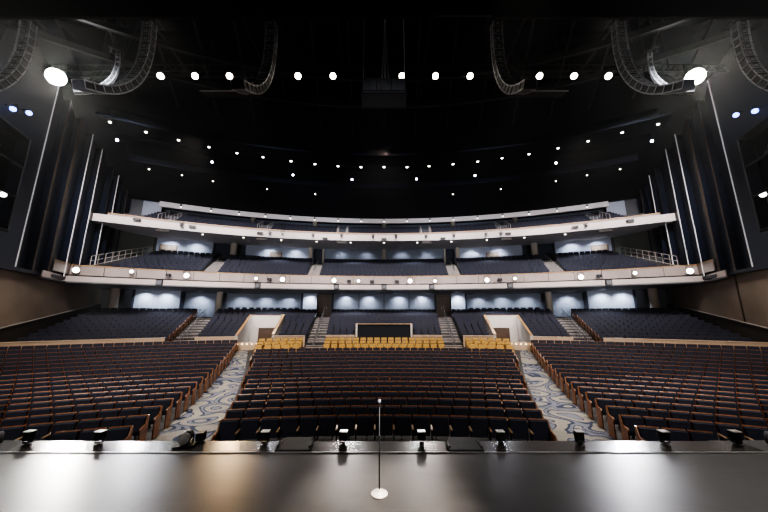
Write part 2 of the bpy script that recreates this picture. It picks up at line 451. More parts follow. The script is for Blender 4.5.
# rear orchestra terraces
def terraces(name, radii, zs, front, blocks, base, mat_):
    mb = MB()
    for i, (r, z) in enumerate(zip(radii, zs)):
        r0 = front if i == 0 else r - .52
        r1 = r + .43
        for (a0, a1) in blocks(r, i):
            mb.arc(r0, r1 + .02, base(i), z, a0, a1)
    o = mb.build(name, mat_); o['kind'] = 'structure'
def rb(r, i):
    if i < 7: return [(-amax(r) - .3, -VOM[1]), (-VOM[0], VOM[0]), (VOM[1], amax(r) + .3)]
    return [(-amax(r) - .3, amax(r) + .3)]
terraces('floor_rear_orchestra', REAR, REARZ, 44.66, rb, lambda i: .2, M['concrete'])
mb = MB(); mb.arc(55.4, 59.5, 3.2, 3.73, -33, 33); 
for s in (-1, 1): mb.arc(56.6, 59.5, 3.6, 3.95, s * 10.6, s * 20)
o = mb.build('floor_rear_landing', M['step']); o['kind'] = 'structure'

# vomitories
for s, nm in ((-1, 'left'), (1, 'right')):
    root = empty('wall_vomitory_' + nm); root['kind'] = 'structure'
    a0, a1 = VOM
    def zt(r): return 2.30 + (r - 44.5) * .226
    mb = MB()
    for (aa, ab) in ((a0 - .05, a0 + .22), (a1 - .22, a1 + .05)):
        lo = [P(44.45, s * aa, .3), P(44.45, s * ab, .3), P(51.7, s * ab, .3), P(51.7, s * aa, .3)]
        hi = [P(44.45, s * aa, zt(44.5)), P(44.45, s * ab, zt(44.5)), P(51.7, s * ab, zt(51.7)), P(51.7, s * aa, zt(51.7))]
        mb.hexa(lo, hi)
    mb.arc(51.55, 51.7, 2.6, 3.90, s * a0, s * a1); mb.arc(51.55, 51.7, .3, 2.6, s * (a0 + 2.8), s * a1)
    mb.build('white_wall', M['white'], root)
    mb = MB()
    for (aa, ab, e) in ((a0 - .05, a0 + .26, .05), (a1 - .22, a1 + .02, .03)):
        lo = [P(44.4, s * aa, zt(44.5)), P(44.4, s * ab, zt(44.5)), P(51.7, s * ab, zt(51.7)), P(51.7, s * aa, zt(51.7))]
        mb.hexa(lo, [p + Vector((0, 0, e)) for p in lo])
    mb.arc(51.52, 51.72, 3.90, 3.94, s * a0, s * a1)
    mb.build('sloping_cap', M['cap'], root)
    mb = MB(); mb.arc(51.6, 51.68, .4, 2.6, s * (a0 + .2), s * (a0 + 2.8)); mb.build('door_panel', M['door'], root)
    mb = MB(); mb.arc(44.0, 51.6, .2, .5, s * a0, s * a1); mb.build('ramp', M['step'], root)
    # low curb wall with step lights across the mouth
    mb = MB(); mb.arc(43.75, 43.87, .9, 1.75, s * (VOM[0] + .8), s * (edge_side(43) + .8)); mb.build('curb_wall', M['tan'], root)
    for k in range(7):
        p = P(43.70, s * (VOM[0] + 1.1 + k * .48), 1.62)
        mb = MB(); mb.box((0, 0, 0), (.1, .06, .06)); o = mb.build('step_light', M['step_light'], None, loc=p)
        o.rotation_euler = (0, 0, -R(s * 14))
        tag(o, 'small warm step light on the curb of the %s-side entrance, %s from the centre stairs' % (nm, ordinal(k + 1)), 'step light', 'step lights at the vomitories')

# stairs
def stair(name, ang, w, r0, r1, zf, n, mat_step=None):
    root = empty(name); root['kind'] = 'structure'
    mb = MB(); ns = MB()
    for k in range(n):
        ra = r0 + (r1 - r0) * k / n; rb_ = r0 + (r1 - r0) * (k + 1) / n
        z = zf(ra) if callable(zf) else zf[0] + (zf[1] - zf[0]) * (k + 1) / n
        h = half(ra, w)
        mb.arc(ra, rb_ + .01, z - .8, z, ang - h, ang + h, 2)
        ns.arc(ra - .01, ra + .07, z - .05, z + .012, ang - h, ang + h, 2)
    mb.build('tread', M['step'] if mat_step is None else mat_step, root); ns.build('nosing', M['nosing'], root)
def handrail(label, ang0, ang1, r0, r1, z0, z1, npost, h=.9, bars=2, rad=.028, m_='grey_metal', group='stair handrails'):
    root = empty('handrail', P(r0, ang0, z0)); inv = -P(r0, ang0, z0)
    pts = []
    for i in range(npost):
        t = i / (npost - 1); r = r0 + (r1 - r0) * t; a = ang0 + (ang1 - ang0) * t; z = z0 + (z1 - z0) * t
        pts.append(P(r, a, z) + inv)
        MB().tube(pts[-1], pts[-1] + Vector((0, 0, h)), rad * .9, 6).build('post', M[m_], root)
    for b in range(bars):
        MB().path([p + Vector((0, 0, h * (1 - .45 * b))) for p in pts], rad, 6).build('rail', M[m_], root)
    tag(root, label, 'handrail', group)
for s, nm in ((-1, 'left'), (1, 'right')):
    stair('trim_stair_centre_' + nm, s * CA, 1.55, 44.4, 55.4, (1.25, 3.74), 22)
    stair('trim_stair_centre_lower_' + nm, s * CA, 1.55, 41.3, 44.4, (.72, 1.25), 6)
    stair('trim_stair_side_' + nm, s * SA, 1.8, 44.4, 55.4, (1.25, 3.74), 22)
    handrail('metal handrail up the %s-side centre stairs of the rear stalls' % nm, s * CA, s * CA, 42.6, 55.2, .98, 3.7, 9, group='handrails on the stairs')
    handrail('metal handrail up the %s-side outer stairs, beside the big seating wedge' % nm, s * (SA + .2), s * (SA + .2), 44.9, 55.2, 1.4, 3.7, 8)
    handrail('short landing rail above the %s-side outer stairs' % nm, s * (SA + 2.7), s * (SA + .9), 55.9, 55.9, 3.73, 3.73, 4, bars=3)
    # wall rail along the side wall
    root = empty('wall_handrail', (s * (wallx(20) - .35), 20, 2.9)); b = -Vector(root.location)
    pts = [Vector((s * (wallx(y) - .28), y, 3.12 + (y - 20.4) * .175)) + b for y in (13, 17, 20.4, 24, 27, 30.5)]
    MB().path(pts, .045, 6).build('rail', M['nosing'], root)
    for p in pts: MB().tube(p, p + Vector((s * .26, 0, -.05)), .02, 5).build('bracket', M['grey_metal'], root)
    tag(root, 'long pale handrail along the brown wall on the %s side' % nm, 'handrail')

# back wall of the rear orchestra
bw = empty('wall_back_lower'); bw['kind'] = 'structure'
def seg(a0, a1, r, m_, z0, z1, nmn, root, both=True):
    for s in ((-1, 1) if both else (1,)):
        MB().arc(r, r + .3, z0, z1, s * a0, s * a1).build(nmn, M[m_], root)
Z0, Z1 = 3.5, 7.0
MB().arc(56.5, 56.8, Z0, Z1, -6.6, 6.6).build('wall_panel', M['wallgrey'], bw)
seg(6.6, 8.75, 57.4, 'door', Z0, Z1, 'door_surround', bw)
seg(8.75, 10.5, 56.5, 'wallpale', Z0, Z1, 'wall_panel', bw)
seg(10.5, 20.2, 58.6, 'wallgrey', Z0, Z1, 'recess_wall', bw)
seg(20.2, 24.3, 59.2, 'wallgrey', Z0, Z1, 'recess_wall', bw)
seg(24.3, 28.5, 56.6, 'wallpale', Z0, Z1, 'wall_panel', bw)
seg(28.5, 30.6, 57.3, 'wallgrey', Z0, Z1, 'wall_panel', bw)
seg(30.6, 36, 57.8, 'wallgrey', Z0, Z1, 'recess_wall', bw)
mb = MB()
for s in (-1, 1):
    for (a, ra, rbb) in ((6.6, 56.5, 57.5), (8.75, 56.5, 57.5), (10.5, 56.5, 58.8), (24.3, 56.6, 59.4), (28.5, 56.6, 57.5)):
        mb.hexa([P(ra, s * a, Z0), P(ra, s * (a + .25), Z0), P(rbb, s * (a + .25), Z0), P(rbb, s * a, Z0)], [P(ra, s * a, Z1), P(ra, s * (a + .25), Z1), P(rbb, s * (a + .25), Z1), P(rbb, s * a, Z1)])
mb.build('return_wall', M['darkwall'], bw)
mb = MB()
for a in (-3.3, 0, 3.3): mb.arc(56.46, 56.5, Z0, Z1, a - .03, a + .03, 1)
mb.build('panel_joint', M['darkwall'], bw)
dn = 1
def door(a, r, z, w=1.8, h=2.1, m_='door'):
    global dn
    root = empty('door_%d' % dn, P(r, a, z), -R(a)); root['kind'] = 'structure'; dn += 1
    for s in (-1, 1): MB().box((s * w / 4, 0, h / 2), (w / 2 - .03, .06, h)).build('leaf', M[m_], root)
    MB().box((0, .02, h + .05), (w + .2, .12, .1)).box((-w / 2 - .05, .02, h / 2), (.1, .12, h)).box((w / 2 + .05, .02, h / 2), (.1, .12, h)).build('door_frame', M['gold_dark'], root)
    for s in (-1, 1): MB().tube((s * .12, -.08, h * .42), (s * .12, -.08, h * .58), .02, 6).build('handle', M['grey_metal'], root)
for s in (-1, 1): door(s * 7.65, 57.25, 3.73, 1.8, 2.3)
def column(a, r, z0, z1, rad, lab, m_='beige'):
    o = MB().lathe((0, 0, 0), [(rad * 1.25, 0), (rad * 1.25, .12), (rad, .16), (rad, z1 - z0 - .12), (rad * 1.2, z1 - z0 - .06), (rad * 1.2, z1 - z0)], 18).build('column', M[m_], None, True, P(r, a, z0)); o['kind'] = 'structure'
for s in (-1, 1):
    column(s * 30.0, 55.7, 3.7, 6.9, .38, ''); column(s * 20.25, 56.3, 3.72, 6.9, .34, '')

# mixing position
root = empty('mixing_booth', P(45, 0, 1.2)); b = -Vector(root.location)
def shift(mb_, b): mb_.v = [tuple(Vector(v) + b) for v in mb_.v]; return mb_
shift(MB().arc(44.75, 44.9, .9, 3.12, -3.05, 3.05), b).build('front_panel', M['mixer'], root)
for s in (-1, 1): shift(MB().arc(44.6, 47.4, .9, 3.12, s * 3.05, s * 3.25, 1), b).build('side_wall', M['white'], root)
shift(MB().arc(44.62, 44.98, 3.12, 3.17, -3.28, 3.28), b).build('cap', M['cap'], root)
shift(MB().arc(45.6, 46.5, 2.7, 2.8, -2.7, 2.7), b).build('desk', M['mixer'], root)
tag(root, 'black-fronted mixing booth with orange-brown cap behind the gold chairs', 'booth')

# ------------------------------------------------------------------ balconies
def balcony(name, r_f, z_par0, z_par1, band0, band1, r_back, zback, rows, zs, upper=False):
    root = empty(name, P(r_f, 0, band0)); b = -Vector(root.location)
    root['kind'] = 'structure'
    A = amax(r_f, .15)
    pan = MB()
    if not upper:
        step = 2.55; n = int(2 * A / step); step = 2 * A / n
        for k in range(n): pan.arc(r_f, r_f + .15, z_par0, z_par1, -A + k * step + .025, -A + (k + 1) * step - .025, 3)
        shift(pan, b).build('parapet_panel', M['panel'], root)
        shift(MB().arc(r_f + .12, r_f + .3, z_par0 - .1, z_par1, -A, A), b).build('parapet_back', M['dado'], root)
        shift(MB().arc(r_f - .05, r_f + .35, z_par1, z_par1 + .07, -A, A), b).build('parapet_cap', M['cap'], root)
        bd = MB(); cuts = [-A - .9] + [s for s in (-25.2, -15.3, -6.0, 0, 6.0, 15.3, 25.2)] + [A + .9]
        for c0, c1 in zip(cuts[:-1], cuts[1:]):
            bd.arc(r_f - .6, r_f - .4, band0, band1, c0 + .33, c1 - .33)
        shift(bd, b).build('pale_band', M['band'], root)
        shift(MB().arc(r_f - .4, r_f + .2, band0 + .05, band1 - .02, -A - .7, A + .7), b).build('band_backing', M['dado'], root)
        for s_ in (-1, 1):
            e0 = P(r_f, s_ * A); e1 = Vector((s_ * (wallx(23.5) - .45), 23.5, 0)); nn = Vector((-s_ * .25, -.1, 0))
            def ext(p, q, z0, z1, off0, off1, nmn, m_):
                f = lambda v, z, o: Vector((v.x, v.y, z)) + nn * o
                shift(MB().hexa([f(p, z0, off0), f(q, z0, off0), f(q, z0, off1), f(p, z0, off1)], [f(p, z1, off0), f(q, z1, off0), f(q, z1, off1), f(p, z1, off1)]), b).build(nmn, M[m_], root)
            ext(e0, e1, z_par0, z_par1, 0, .6, 'parapet_panel', 'panel')
            ext(e0, e1, z_par1, z_par1 + .07, -.2, .8, 'parapet_cap', 'cap')
            e2 = Vector((s_ * (wallx(22.3) - .5), 22.3, 0))
            ext(P(r_f - .5, s_ * (A + .3)), e2, band0, band1, .2, 1.0, 'pale_band', 'band')
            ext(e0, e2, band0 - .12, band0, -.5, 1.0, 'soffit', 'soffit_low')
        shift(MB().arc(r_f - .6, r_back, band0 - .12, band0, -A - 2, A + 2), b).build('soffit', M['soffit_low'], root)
    else:
        shift(MB().arc(r_f, r_f + .2, band0, band1, -A, A, 50), b).build('pale_band', M['band_up'], root)
        shift(MB().arc(r_f + .2, r_f + .5, band0, band1 - .15, -A, A, 50), b).build('band_backing', M['dado'], root)
        shift(MB().arc(r_f + .5, r_f + .65, band1 - .1, band1 + .28, -A + 1.0, A - 1.0, 50), b).build('parapet_panel', M['panel'], root)
        shift(MB().arc(r_f + .42, r_f + .72, band1 + .28, band1 + .36, -A + 1.0, A - 1.0, 50), b).build('parapet_cap', M['cap'], root)
        shift(MB().arc(r_f, r_back, band0 - .1, band0, -A - 2, A + 2, 50, z0b=zback - .1, z1b=zback), b).build('soffit', M['soffit'], root)
    return root
balcony('balcony_lower', 51.0, 7.40, 8.23, 6.76, 7.24, 63, 6.9, LOWB, LOWZ)
balcony('balcony_upper', 53.0, 0, 0, 13.02, 13.68, 63.4, 14.1, UPB, UPZ, True)
def full(r, i): return [(-amax(r) - .3, amax(r) + .3)]
terraces('floor_balcony_lower', LOWB, LOWZ, 51.3, full, lambda i: 6.8, M['concrete'])
terraces('floor_balcony_upper', UPB, UPZ, 53.6, full, lambda i: 13.25 + .1 * i, M['step'])
mb = MB(); mb.arc(60.9, 64.4, 10.4, 11.15, -33, 33); o = mb.build('floor_lower_balcony_landing', M['step']); o['kind'] = 'structure'
mb = MB(); mb.arc(59.8, 64, 15.2, 15.66, -33, 33); o = mb.build('floor_upper_balcony_landing', M['step']); o['kind'] = 'structure'

bm_ = empty('wall_back_middle'); bm_['kind'] = 'structure'
Z0, Z1 = 10.8, 14.25
MB().arc(62.6, 62.9, Z0, Z1, -8.4, 8.4).build('wall_panel', M['wallgrey'], bm_)
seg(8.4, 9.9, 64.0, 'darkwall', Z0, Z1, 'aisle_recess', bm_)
seg(9.9, 18.6, 62.6, 'wallpale', Z0, Z1, 'wall_panel', bm_)
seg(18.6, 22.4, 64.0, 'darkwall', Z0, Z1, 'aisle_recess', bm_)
seg(22.4, 28.3, 62.6, 'wallpale', Z0, Z1, 'wall_panel', bm_)
seg(28.3, 29.0, 62.6, 'dado', Z0, Z1, 'wall_panel', bm_)
mb = MB()
for s in (-1, 1):   # curved olive wall closing the corner
    a0, a1 = 28.6, amax(58, 0)
    pts = [P(62.6 - 5.2 * t, s * (a0 + (a1 - a0 + .4) * t ** .8)) for t in [k / 8 for k in range(9)]]
    for p, q in zip(pts[:-1], pts[1:]):
        mb.hexa([Vector((p.x, p.y, 8)), Vector((q.x, q.y, 8)), Vector((q.x, q.y + .2, 8)), Vector((p.x, p.y + .2, 8))], [Vector((p.x, p.y, 14.2)), Vector((q.x, q.y, 14.2)), Vector((q.x, q.y + .2, 14.2)), Vector((p.x, p.y + .2, 14.2))])
mb.build('olive_corner', M['olive'], bm_)
for s in (-1, 1):
    column(s * 19.9, 61.3, 11.1, 14.05, .42, ''); column(s * 10.2, 61.6, 11.1, 14.0, .30, ''); column(s * 8.5, 62.2, 11.1, 14.0, .16, '')
    door(s * 14.8, 62.55, 11.2, 1.5, 1.75, 'brown'); door(s * 27.1, 62.55, 11.2, 1.7, 1.75, 'brown')
column(0, 62.0, 11.1, 14.1, .33, '')
bu = empty('wall_back_upper'); bu['kind'] = 'structure'
Z0, Z1 = 15.3, 18.1
MB().arc(63, 63.3, Z0, Z1, -28.2, 28.2).build('wall_panel', M['wallgrey'], bu)
for s in (-1, 1): MB().arc(60.4, 60.7, Z0 - .6, 18.4, s * 28.0, s * 29.8).build('end_panel', M['wallpale'], bu); MB().arc(60.4, 60.7, Z0 - .6, 18.4, s * 29.8, s * 34).build('dark_end_panel', M['navy'], bu)
MB().arc(60.0, 60.3, 17.42, 18.15, -28.2, 28.2, 50).build('bulkhead', M['soffit'], bu)
for s in (-1, 1):
    for a in (3.0 + 0 * s, 9.8, 18.0): column(s * a if a != 3.0 else s * 0.0 + (0 if s < 0 else 0), 62.3, 15.4, 18.0, .3, '') if a != 3.0 or s < 0 else None

# balcony aisle stairs and rails
for s, nm in ((-1, 'left'), (1, 'right')):
    for ang in (9.1, 21.0):
        stair('trim_stair_lower_balcony', s * ang, 1.35, 51.9, 60.9, (8.0, 11.15), 18)
    for ang in (5.7, 15.8, 26.4):
        stair('trim_stair_upper_balcony', s * ang, 1.15, 53.9, 59.8, (13.4, 15.7), 12, M['nosing'])
        for off in (-.6, .6):
            handrail('pale handrail beside upper balcony steps, %s side, %s steps out' % (nm, {5.7: 'first', 15.8: 'second', 26.4: 'third'}[ang]) + (', inner rail' if off * s < 0 or (off < 0 and s > 0) and False else ', outer rail'),
                     s * ang + math.degrees(off / 56), s * ang + math.degrees(off / 56), 54.0, 59.3, 13.9, 15.9, 4, .8, 1, .035, 'nosing', 'upper balcony handrails')
    for ang, q in ((9.1, 'inner'), (21.0, 'outer')):
        handrail('metal handrail up the %s aisle of the lower balcony, %s side' % (q, nm), s * ang, s * ang, 52.2, 60.8, 8.2, 11.1, 6, .85, 1, .03, group='lower balcony handrails')
    handrail('stepped white metal rail at the %s end of the lower balcony' % ('left-side' if s < 0 else 'right-side'), s * (amax(52) - 1.2), s * 28.6, 51.7, 60.0, 8.25, 11.1, 10, 1.0, 3, .035, 'nosing', 'end rails of the lower balcony')

# ------------------------------------------------------------------ seats
def seat_parts(end=0):
    """local frame: the seat faces -Y, origin on the floor"""
    tilt = Matrix.Rotation(R(-11), 3, 'X')
    back = MB().box((0, .14, .67), (.50, .045, .46), tilt, bev=.015)
    shell = MB().box((0, .175, .655), (.525, .025, .535), tilt, bev=.012)
    pan = MB().box((0, .085, .638), (.49, .05, .49), tilt, bev=.012)
    arm = MB().box((-.272, -.03, .645), (.055, .36, .035), bev=.012)
    st = MB().box((-.272, .02, .32), (.035, .10, .63)).box((-.272, -.02, .015), (.05, .26, .03))
    return back, shell, pan, arm, st
def end_panel_mb(side):
    x = side * .285
    mb = MB()
    prof = [(-.24, .02), (-.25, .62), (-.20, .66), (.08, .68), (.20, .90), (.25, .90), (.20, .02)]
    n = len(prof); w = .018
    vs = [(x - w, y, z) for y, z in prof] + [(x + w, y, z) for y, z in prof]
    fs = [tuple(range(n)), tuple(reversed(range(n, 2 * n)))] + [(i, (i + 1) % n, n + (i + 1) % n, n + i) for i in range(n)]
    mb.add(vs, fs); return mb
PITCHW = .562
# list every dark seat: (pos, rot, block, row, seat number, end flag)
front = []
for i, r in enumerate(ROWS):
    st = PITCHW / r
    if i < 15:
        half_a = R(edge_center(r)) - .2 / r
        n = int(2 * half_a / st)
        for k in range(n):
            a = math.degrees(-n * st / 2 + (k + .5) * st)
            front.append((P(r, a, fz(r)), a, 'centre', i + 1, k + 1, -1 if k == 0 else (1 if k == n - 1 else 0)))
    for s, nm in ((-1, 'left'), (1, 'right')):
        a = edge_side(r) + math.degrees(st * .55); k = 0
        am = amax(r, 1.0)
        while a < am:
            p = P(r, s * a, fz(r))
            if p.y < 8.35 or abs(p.x) > 1.38 * p.y + 1.2: break
            front.append((p, s * a, nm, i + 1, k + 1, -s if k == 0 else 0))
            a += math.degrees(st); k += 1
vis = []
for q in front:
    pr = project(q[0] + Vector((0, 0, .8)))
    if pr and -6 < pr[0] < 774 and pr[1] < 437: vis.append((pr[2], q))
vis.sort(key=lambda t: t[0])
indiv = [q for _, q in vis[:300]]
ids = set(id(q) for q in indiv)
rest = [q for q in front if id(q) not in ids]

proto = empty('theatre_seat')
bk, sh, pn, ar, stn = seat_parts()
o_bk = bk.build('backrest', M['seat'], proto); o_sh = sh.build('back_shell', M['wood'], o_bk)
pn.build('seat_pan', M['seat'], proto); ar.build('armrest', M['arm'], proto); stn.build('stanchion', M['metal'], proto)
rec0 = record(proto)
ends = {}
for sd in (-1, 1):
    e = end_panel_mb(sd).build('end_panel', M['wood']); ends[sd] = e
far_arm = MB().box((.272, -.03, .645), (.055, .36, .035), bev=.012).build('armrest', M['arm'])
first = True; end_used = {-1: False, 1: False}
for (p, a, blk, row, k, e) in indiv:
    o = proto if first else copy_rec(rec0); first = False
    o.location = p; o.rotation_euler = (0, 0, -R(a))
    if blk == 'centre': lab = 'black upholstered theatre seat, centre block, %s row, %s seat from its left-side end' % (ordinal(row), ordinal(k))
    else: lab = 'black upholstered theatre seat, %s-side block, %s row, %s seat from the aisle' % (blk, ordinal(row), ordinal(k))
    tag(o, lab, 'seat', 'dark theatre seats in the front stalls')
    if e:
        ep = ends[e]
        if end_used[e]: ep = ep.copy(); C.objects.link(ep)
        end_used[e] = True; ep.parent = o
# right neighbours: the last seat of a row also needs its far arm; one mesh is enough
bpy.data.objects.remove(far_arm)

# the rest of the dark seats: one countless mass, several simple pieces per seat, one mesh with material slots
class Mass:
    def __init__(s): s.v = []; s.f = []; s.m = []
    def put(s, parts, p, a, sc=1.0):
        rot = Matrix.Rotation(-R(a), 3, 'Z')
        for mb_, mi in parts:
            b = len(s.v)
            s.v += [tuple(p + rot @ (Vector(v) * sc)) for v in mb_.v]
            s.f += [tuple(b + i for i in f) for f in mb_.f]; s.m += [mi] * len(mb_.f)
full_parts = [(bk, 0), (sh, 1), (pn, 0), (ar, 2), (stn, 3)]
tilt = Matrix.Rotation(R(-11), 3, 'X')
simple = [(MB().box((0, .14, .67), (.50, .045, .46), tilt), 0), (MB().box((0, .175, .655), (.525, .025, .535), tilt), 1),
          (MB().box((0, .085, .638), (.49, .05, .49), tilt), 0), (MB().box((-.272, -.02, .63), (.05, .34, .035)), 2), (MB().box((-.272, .0, .31), (.03, .10, .61)), 3)]
mass = Mass()
for (p, a, blk, row, k, e) in rest:
    parts = list(simple)
    if e: parts.append((end_panel_mb(e), 1))
    mass.put(parts, p, a)
near_simple = simple
simple = [(q_, 4 if i_ in (1, 2) else i_) for q_, i_ in simple]
for i, (r, z) in enumerate(zip(REAR, REARZ)):
    st = math.degrees(PITCHW / r)
    for (s, a0, a1) in rear_blocks(r, i):
        if s == 0:
            n = int(2 * a1 / st)
            for k in range(n): mass.put(simple, P(r, (-n / 2 + k + .5) * st, z), (-n / 2 + k + .5) * st)
        else:
            n = int((a1 - a0) / st)
            for k in range(n):
                a = s * (a0 + (k + .5) * (a1 - a0) / n)
                mass.put(simple + ([(end_panel_mb(-s), 1)] if k == 0 and a0 > 20 else []), P(r, a, z), a)
st = math.degrees(PITCHW * 1.5 / 57.2)
for s in (-1, 1):
    for k in range(11): a = s * (11.3 + k * st * .92); mass.put(simple, P(57.2, a, 3.95), a)
for rows_, zs_, cuts in ((LOWB, LOWZ, (9.1, 21.0)), (UPB, UPZ, (5.7, 15.8, 26.4))):
    for i, (r, z) in enumerate(zip(rows_, zs_)):
        st = math.degrees(PITCHW / r)
        up = len(cuts) == 3
        edges = [0] + [c for c in cuts]
        inset = 2.1 if not up else 3.2
        A = amax(r, inset)
        if not up: A = min(A, amax(52) - 1.2 + (28.6 - amax(52) + 1.2) * (r - 51.7) / 8.3 - .75)
        spans = []
        for j, c0 in enumerate(edges):
            c1 = edges[j + 1] if j + 1 < len(edges) else A + math.degrees(.7 / r)
            lo = 0 if j == 0 else c0 + math.degrees(.8 / r)
            spans.append((lo, c1 - math.degrees(.8 / r)))
        for (lo, hi) in spans:
            if lo == 0:
                n = int(2 * hi / st)
                for k in range(n): a = (-n / 2 + k + .5) * st; mass.put(simple, P(r, a, z), a)
            elif hi > lo:
                n = int((hi - lo) / st)
                for s in (-1, 1):
                    for k in range(n): a = s * (lo + (k + .5) * (hi - lo) / n); mass.put(simple, P(r, a, z), a)
me = bpy.data.meshes.new('theatre_seating'); me.from_pydata(mass.v, [], mass.f)
for k in ('seat', 'wood', 'wood', 'metal', 'rear_wood'): me.materials.append(M[k])
me.polygons.foreach_set('material_index', mass.m); me.update()
o = bpy.data.objects.new('theatre_seating', me); C.objects.link(o)
tag(o, 'thousands of dark folding seats filling the rear stalls and both balconies', 'seats', kind='stuff')

# gold chairs
proto = empty('gold_chair')
MB().box((0, .12, .66), (.47, .07, .42), Matrix.Rotation(R(-9), 3, 'X'), bev=.025).build('backrest', M['gold'], proto)
MB().box((0, .165, .67), (.50, .03, .50), Matrix.Rotation(R(-9), 3, 'X'), bev=.012).build('back_frame', M['gold_dark'], proto)
MB().box((0, -.08, .45), (.46, .42, .09), bev=.02).build('seat_cushion', M['gold'], proto)
for s in (-1, 1): MB().box((s * .255, -.02, .6), (.035, .34, .03)).box((s * .255, -.17, .3), (.03, .03, .6)).box((s * .255, .14, .3), (.03, .03, .6)).build('side_frame', M['gold_dark'], proto)
rec0 = record(proto); first = True
for j, i in enumerate((15, 16, 17)):
    r = ROWS[i] + .05; st = math.degrees(.57 / r)
    spans = [('centre', -(CA - 1.15), CA - 1.15), ('left', -13.6, -(CA + 1.15)), ('right', CA + 1.15, 13.6)]
    for nm, a0, a1 in spans:
        n = int((a1 - a0) / st)
        for k in range(n):
            a = a0 + (k + .5) * (a1 - a0) / n
            o = proto if first else copy_rec(rec0); first = False
            o.location = P(r, a, fz(r) + .085); o.rotation_euler = (0, 0, -R(a))
            tag(o, 'gold upholstered chair, %s gold row, %s, %s from its left-side end' % (ordinal(j + 1), {'centre': 'middle section', 'left': 'left-side section', 'right': 'right-side section'}[nm], ordinal(k + 1)), 'chair', 'gold chairs along the cross aisle')
mb = MB()
for j, i in enumerate((15, 16, 17)):
    r = ROWS[i]
    for (a0, a1) in ((-6.6, 6.6), (-13.7, -8.9), (8.9, 13.7)): mb.arc(r - .45, r + .52, fz(r) - .5, fz(r) + .08, a0, a1)
o = mb.build('floor_gold_terrace', M['tan']); o['kind'] = 'structure'

# ------------------------------------------------------------------ things on the stage
# microphone stand
base = atZ(379.3, 494.5, ST)
root = empty('microphone_stand', base)
MB().lathe((0, 0, 0), [(.130, 0), (.135, .012), (.125, .024), (.05, .034), (.022, .06), (.014, .075)], 28).build('base', M['mic_base'], root, True)
MB().tube((0, 0, .06), (0, 0, .80), .0115, 10).build('lower_tube', M['metal'], root)
MB().tube((0, 0, .78), (0, 0, .86), .018, 10).build('clutch', M['metal'], root)
MB().tube((0, 0, .86), (0, 0, 1.30), .0075, 8).build('upper_tube', M['grey_metal'], root)
cl = MB().tube((0, -.005, 1.29), (0, .02, 1.35), .014, 8).build('microphone_clip', M['metal'], root)
MB().lathe((0, -.03, 1.385), [(.008, -.10), (.013, -.02), (.016, .0), (.026, .01), (.028, .035), (.020, .058), (.006, .064)], 14, Matrix.Rotation(R(60), 3, 'X')).build('microphone', M['cab'], root, True)
tag(root, 'straight microphone stand with round white base at the centre of the stage', 'microphone stand')

# boxes along the stage front
BX = (28.5, 99.5, 265, 343.5, 421.5, 500.5, 579.5, 664.5, 736)
for k, px in enumerate(BX):
    p = atZ(px, 440.5, ST); p.y = 7.40
    p.x = (px - 384) / F * (p.y * cos(PITCH) + (ST + .1 - CAMZ) * sin(PITCH))
    root = empty('stage_edge_light', p, random.uniform(-.12, .12))
    w = .155
    MB().box((0, 0, .15), (w, .13, .17), bev=.01).build('housing', M['metal'], root)
    MB().box((0, .0, .244), (w + .025, .15, .018), bev=.004).build('top_plate', M['footbox_top'], root)
    MB().box((0, 0, .02), (.10, .12, .04)).box((-w / 2 - .012, 0, .11), (.012, .05, .20)).box((w / 2 + .012, 0, .11), (.012, .05, .20)).build('bracket', M['metal'], root)
    MB().tube((0, .10, .15), (0, .115, .15), .075, 14).build('lens', M['lens'], root)
    tag(root, 'small black box light with pale top on the stage edge, %s from the left-side end' % ordinal(k + 1), 'stage light', 'box lights along the stage edge')
# round projector lamps lying at the edge
for (px, py, y, rz, lab) in ((185, 440, 7.30, .25, 'round-lensed black lamp on a flat plate at the stage edge, before the left-side aisle'),):
    p = Vector(((px - 384) / F * (y * cos(PITCH) + (ST - CAMZ) * sin(PITCH)), y, ST))
    root = empty('floor_lamp_unit', p, rz)
    MB().box((0, .05, .012), (.42, .42, .024)).build('floor_plate', M['metal'], root)
    MB().tube((0, .20, .15), (0, -.08, .15), .105, 20, .12).build('housing', M['metal'], root, True)
    l = MB().tube((0, -.08, .15), (0, -.10, .15), .085, 20).build('lens', M['lens'], root)
    MB().lathe((0, -.085, .15), [(.095, -.02), (.12, -.02), (.12, .015), (.10, .03)], 20, Matrix.Rotation(R(90), 3, 'X')).build('lens_ring', M['grey_metal'], root)
    MB().box((-.135, .06, .10), (.012, .05, .18)).box((.135, .06, .10), (.012, .05, .18)).build('yoke', M['metal'], root)
    MB().box((.26, .16, .10), (.17, .2, .17), bev=.01).build('power_box', M['metal'], root)
    tag(root, lab, 'stage lamp')
for s, nm in ((-1, 'left'), (1, 'right')):
    root = empty('moving_head_lamp', (s * 8.72, 7.32, .84), s * .5)
    MB().box((0, 0, .06), (.36, .30, .12), bev=.02).build('base', M['metal'], root)
    MB().box((-.17, 0, .26), (.04, .12, .32)).box((.17, 0, .26), (.04, .12, .32)).build('yoke', M['metal'], root)
    MB().tube((0, .16, .36), (0, -.14, .36), .13, 18, .115).build('head', M['cab'], root, True)
    MB().tube((0, -.14, .36), (0, -.155, .36), .09, 18).build('lens', M['grey_metal'], root)
    tag(root, 'black moving head lamp just off the %s-side end of the apron' % nm, 'stage lamp', 'moving head lamps beside the apron')
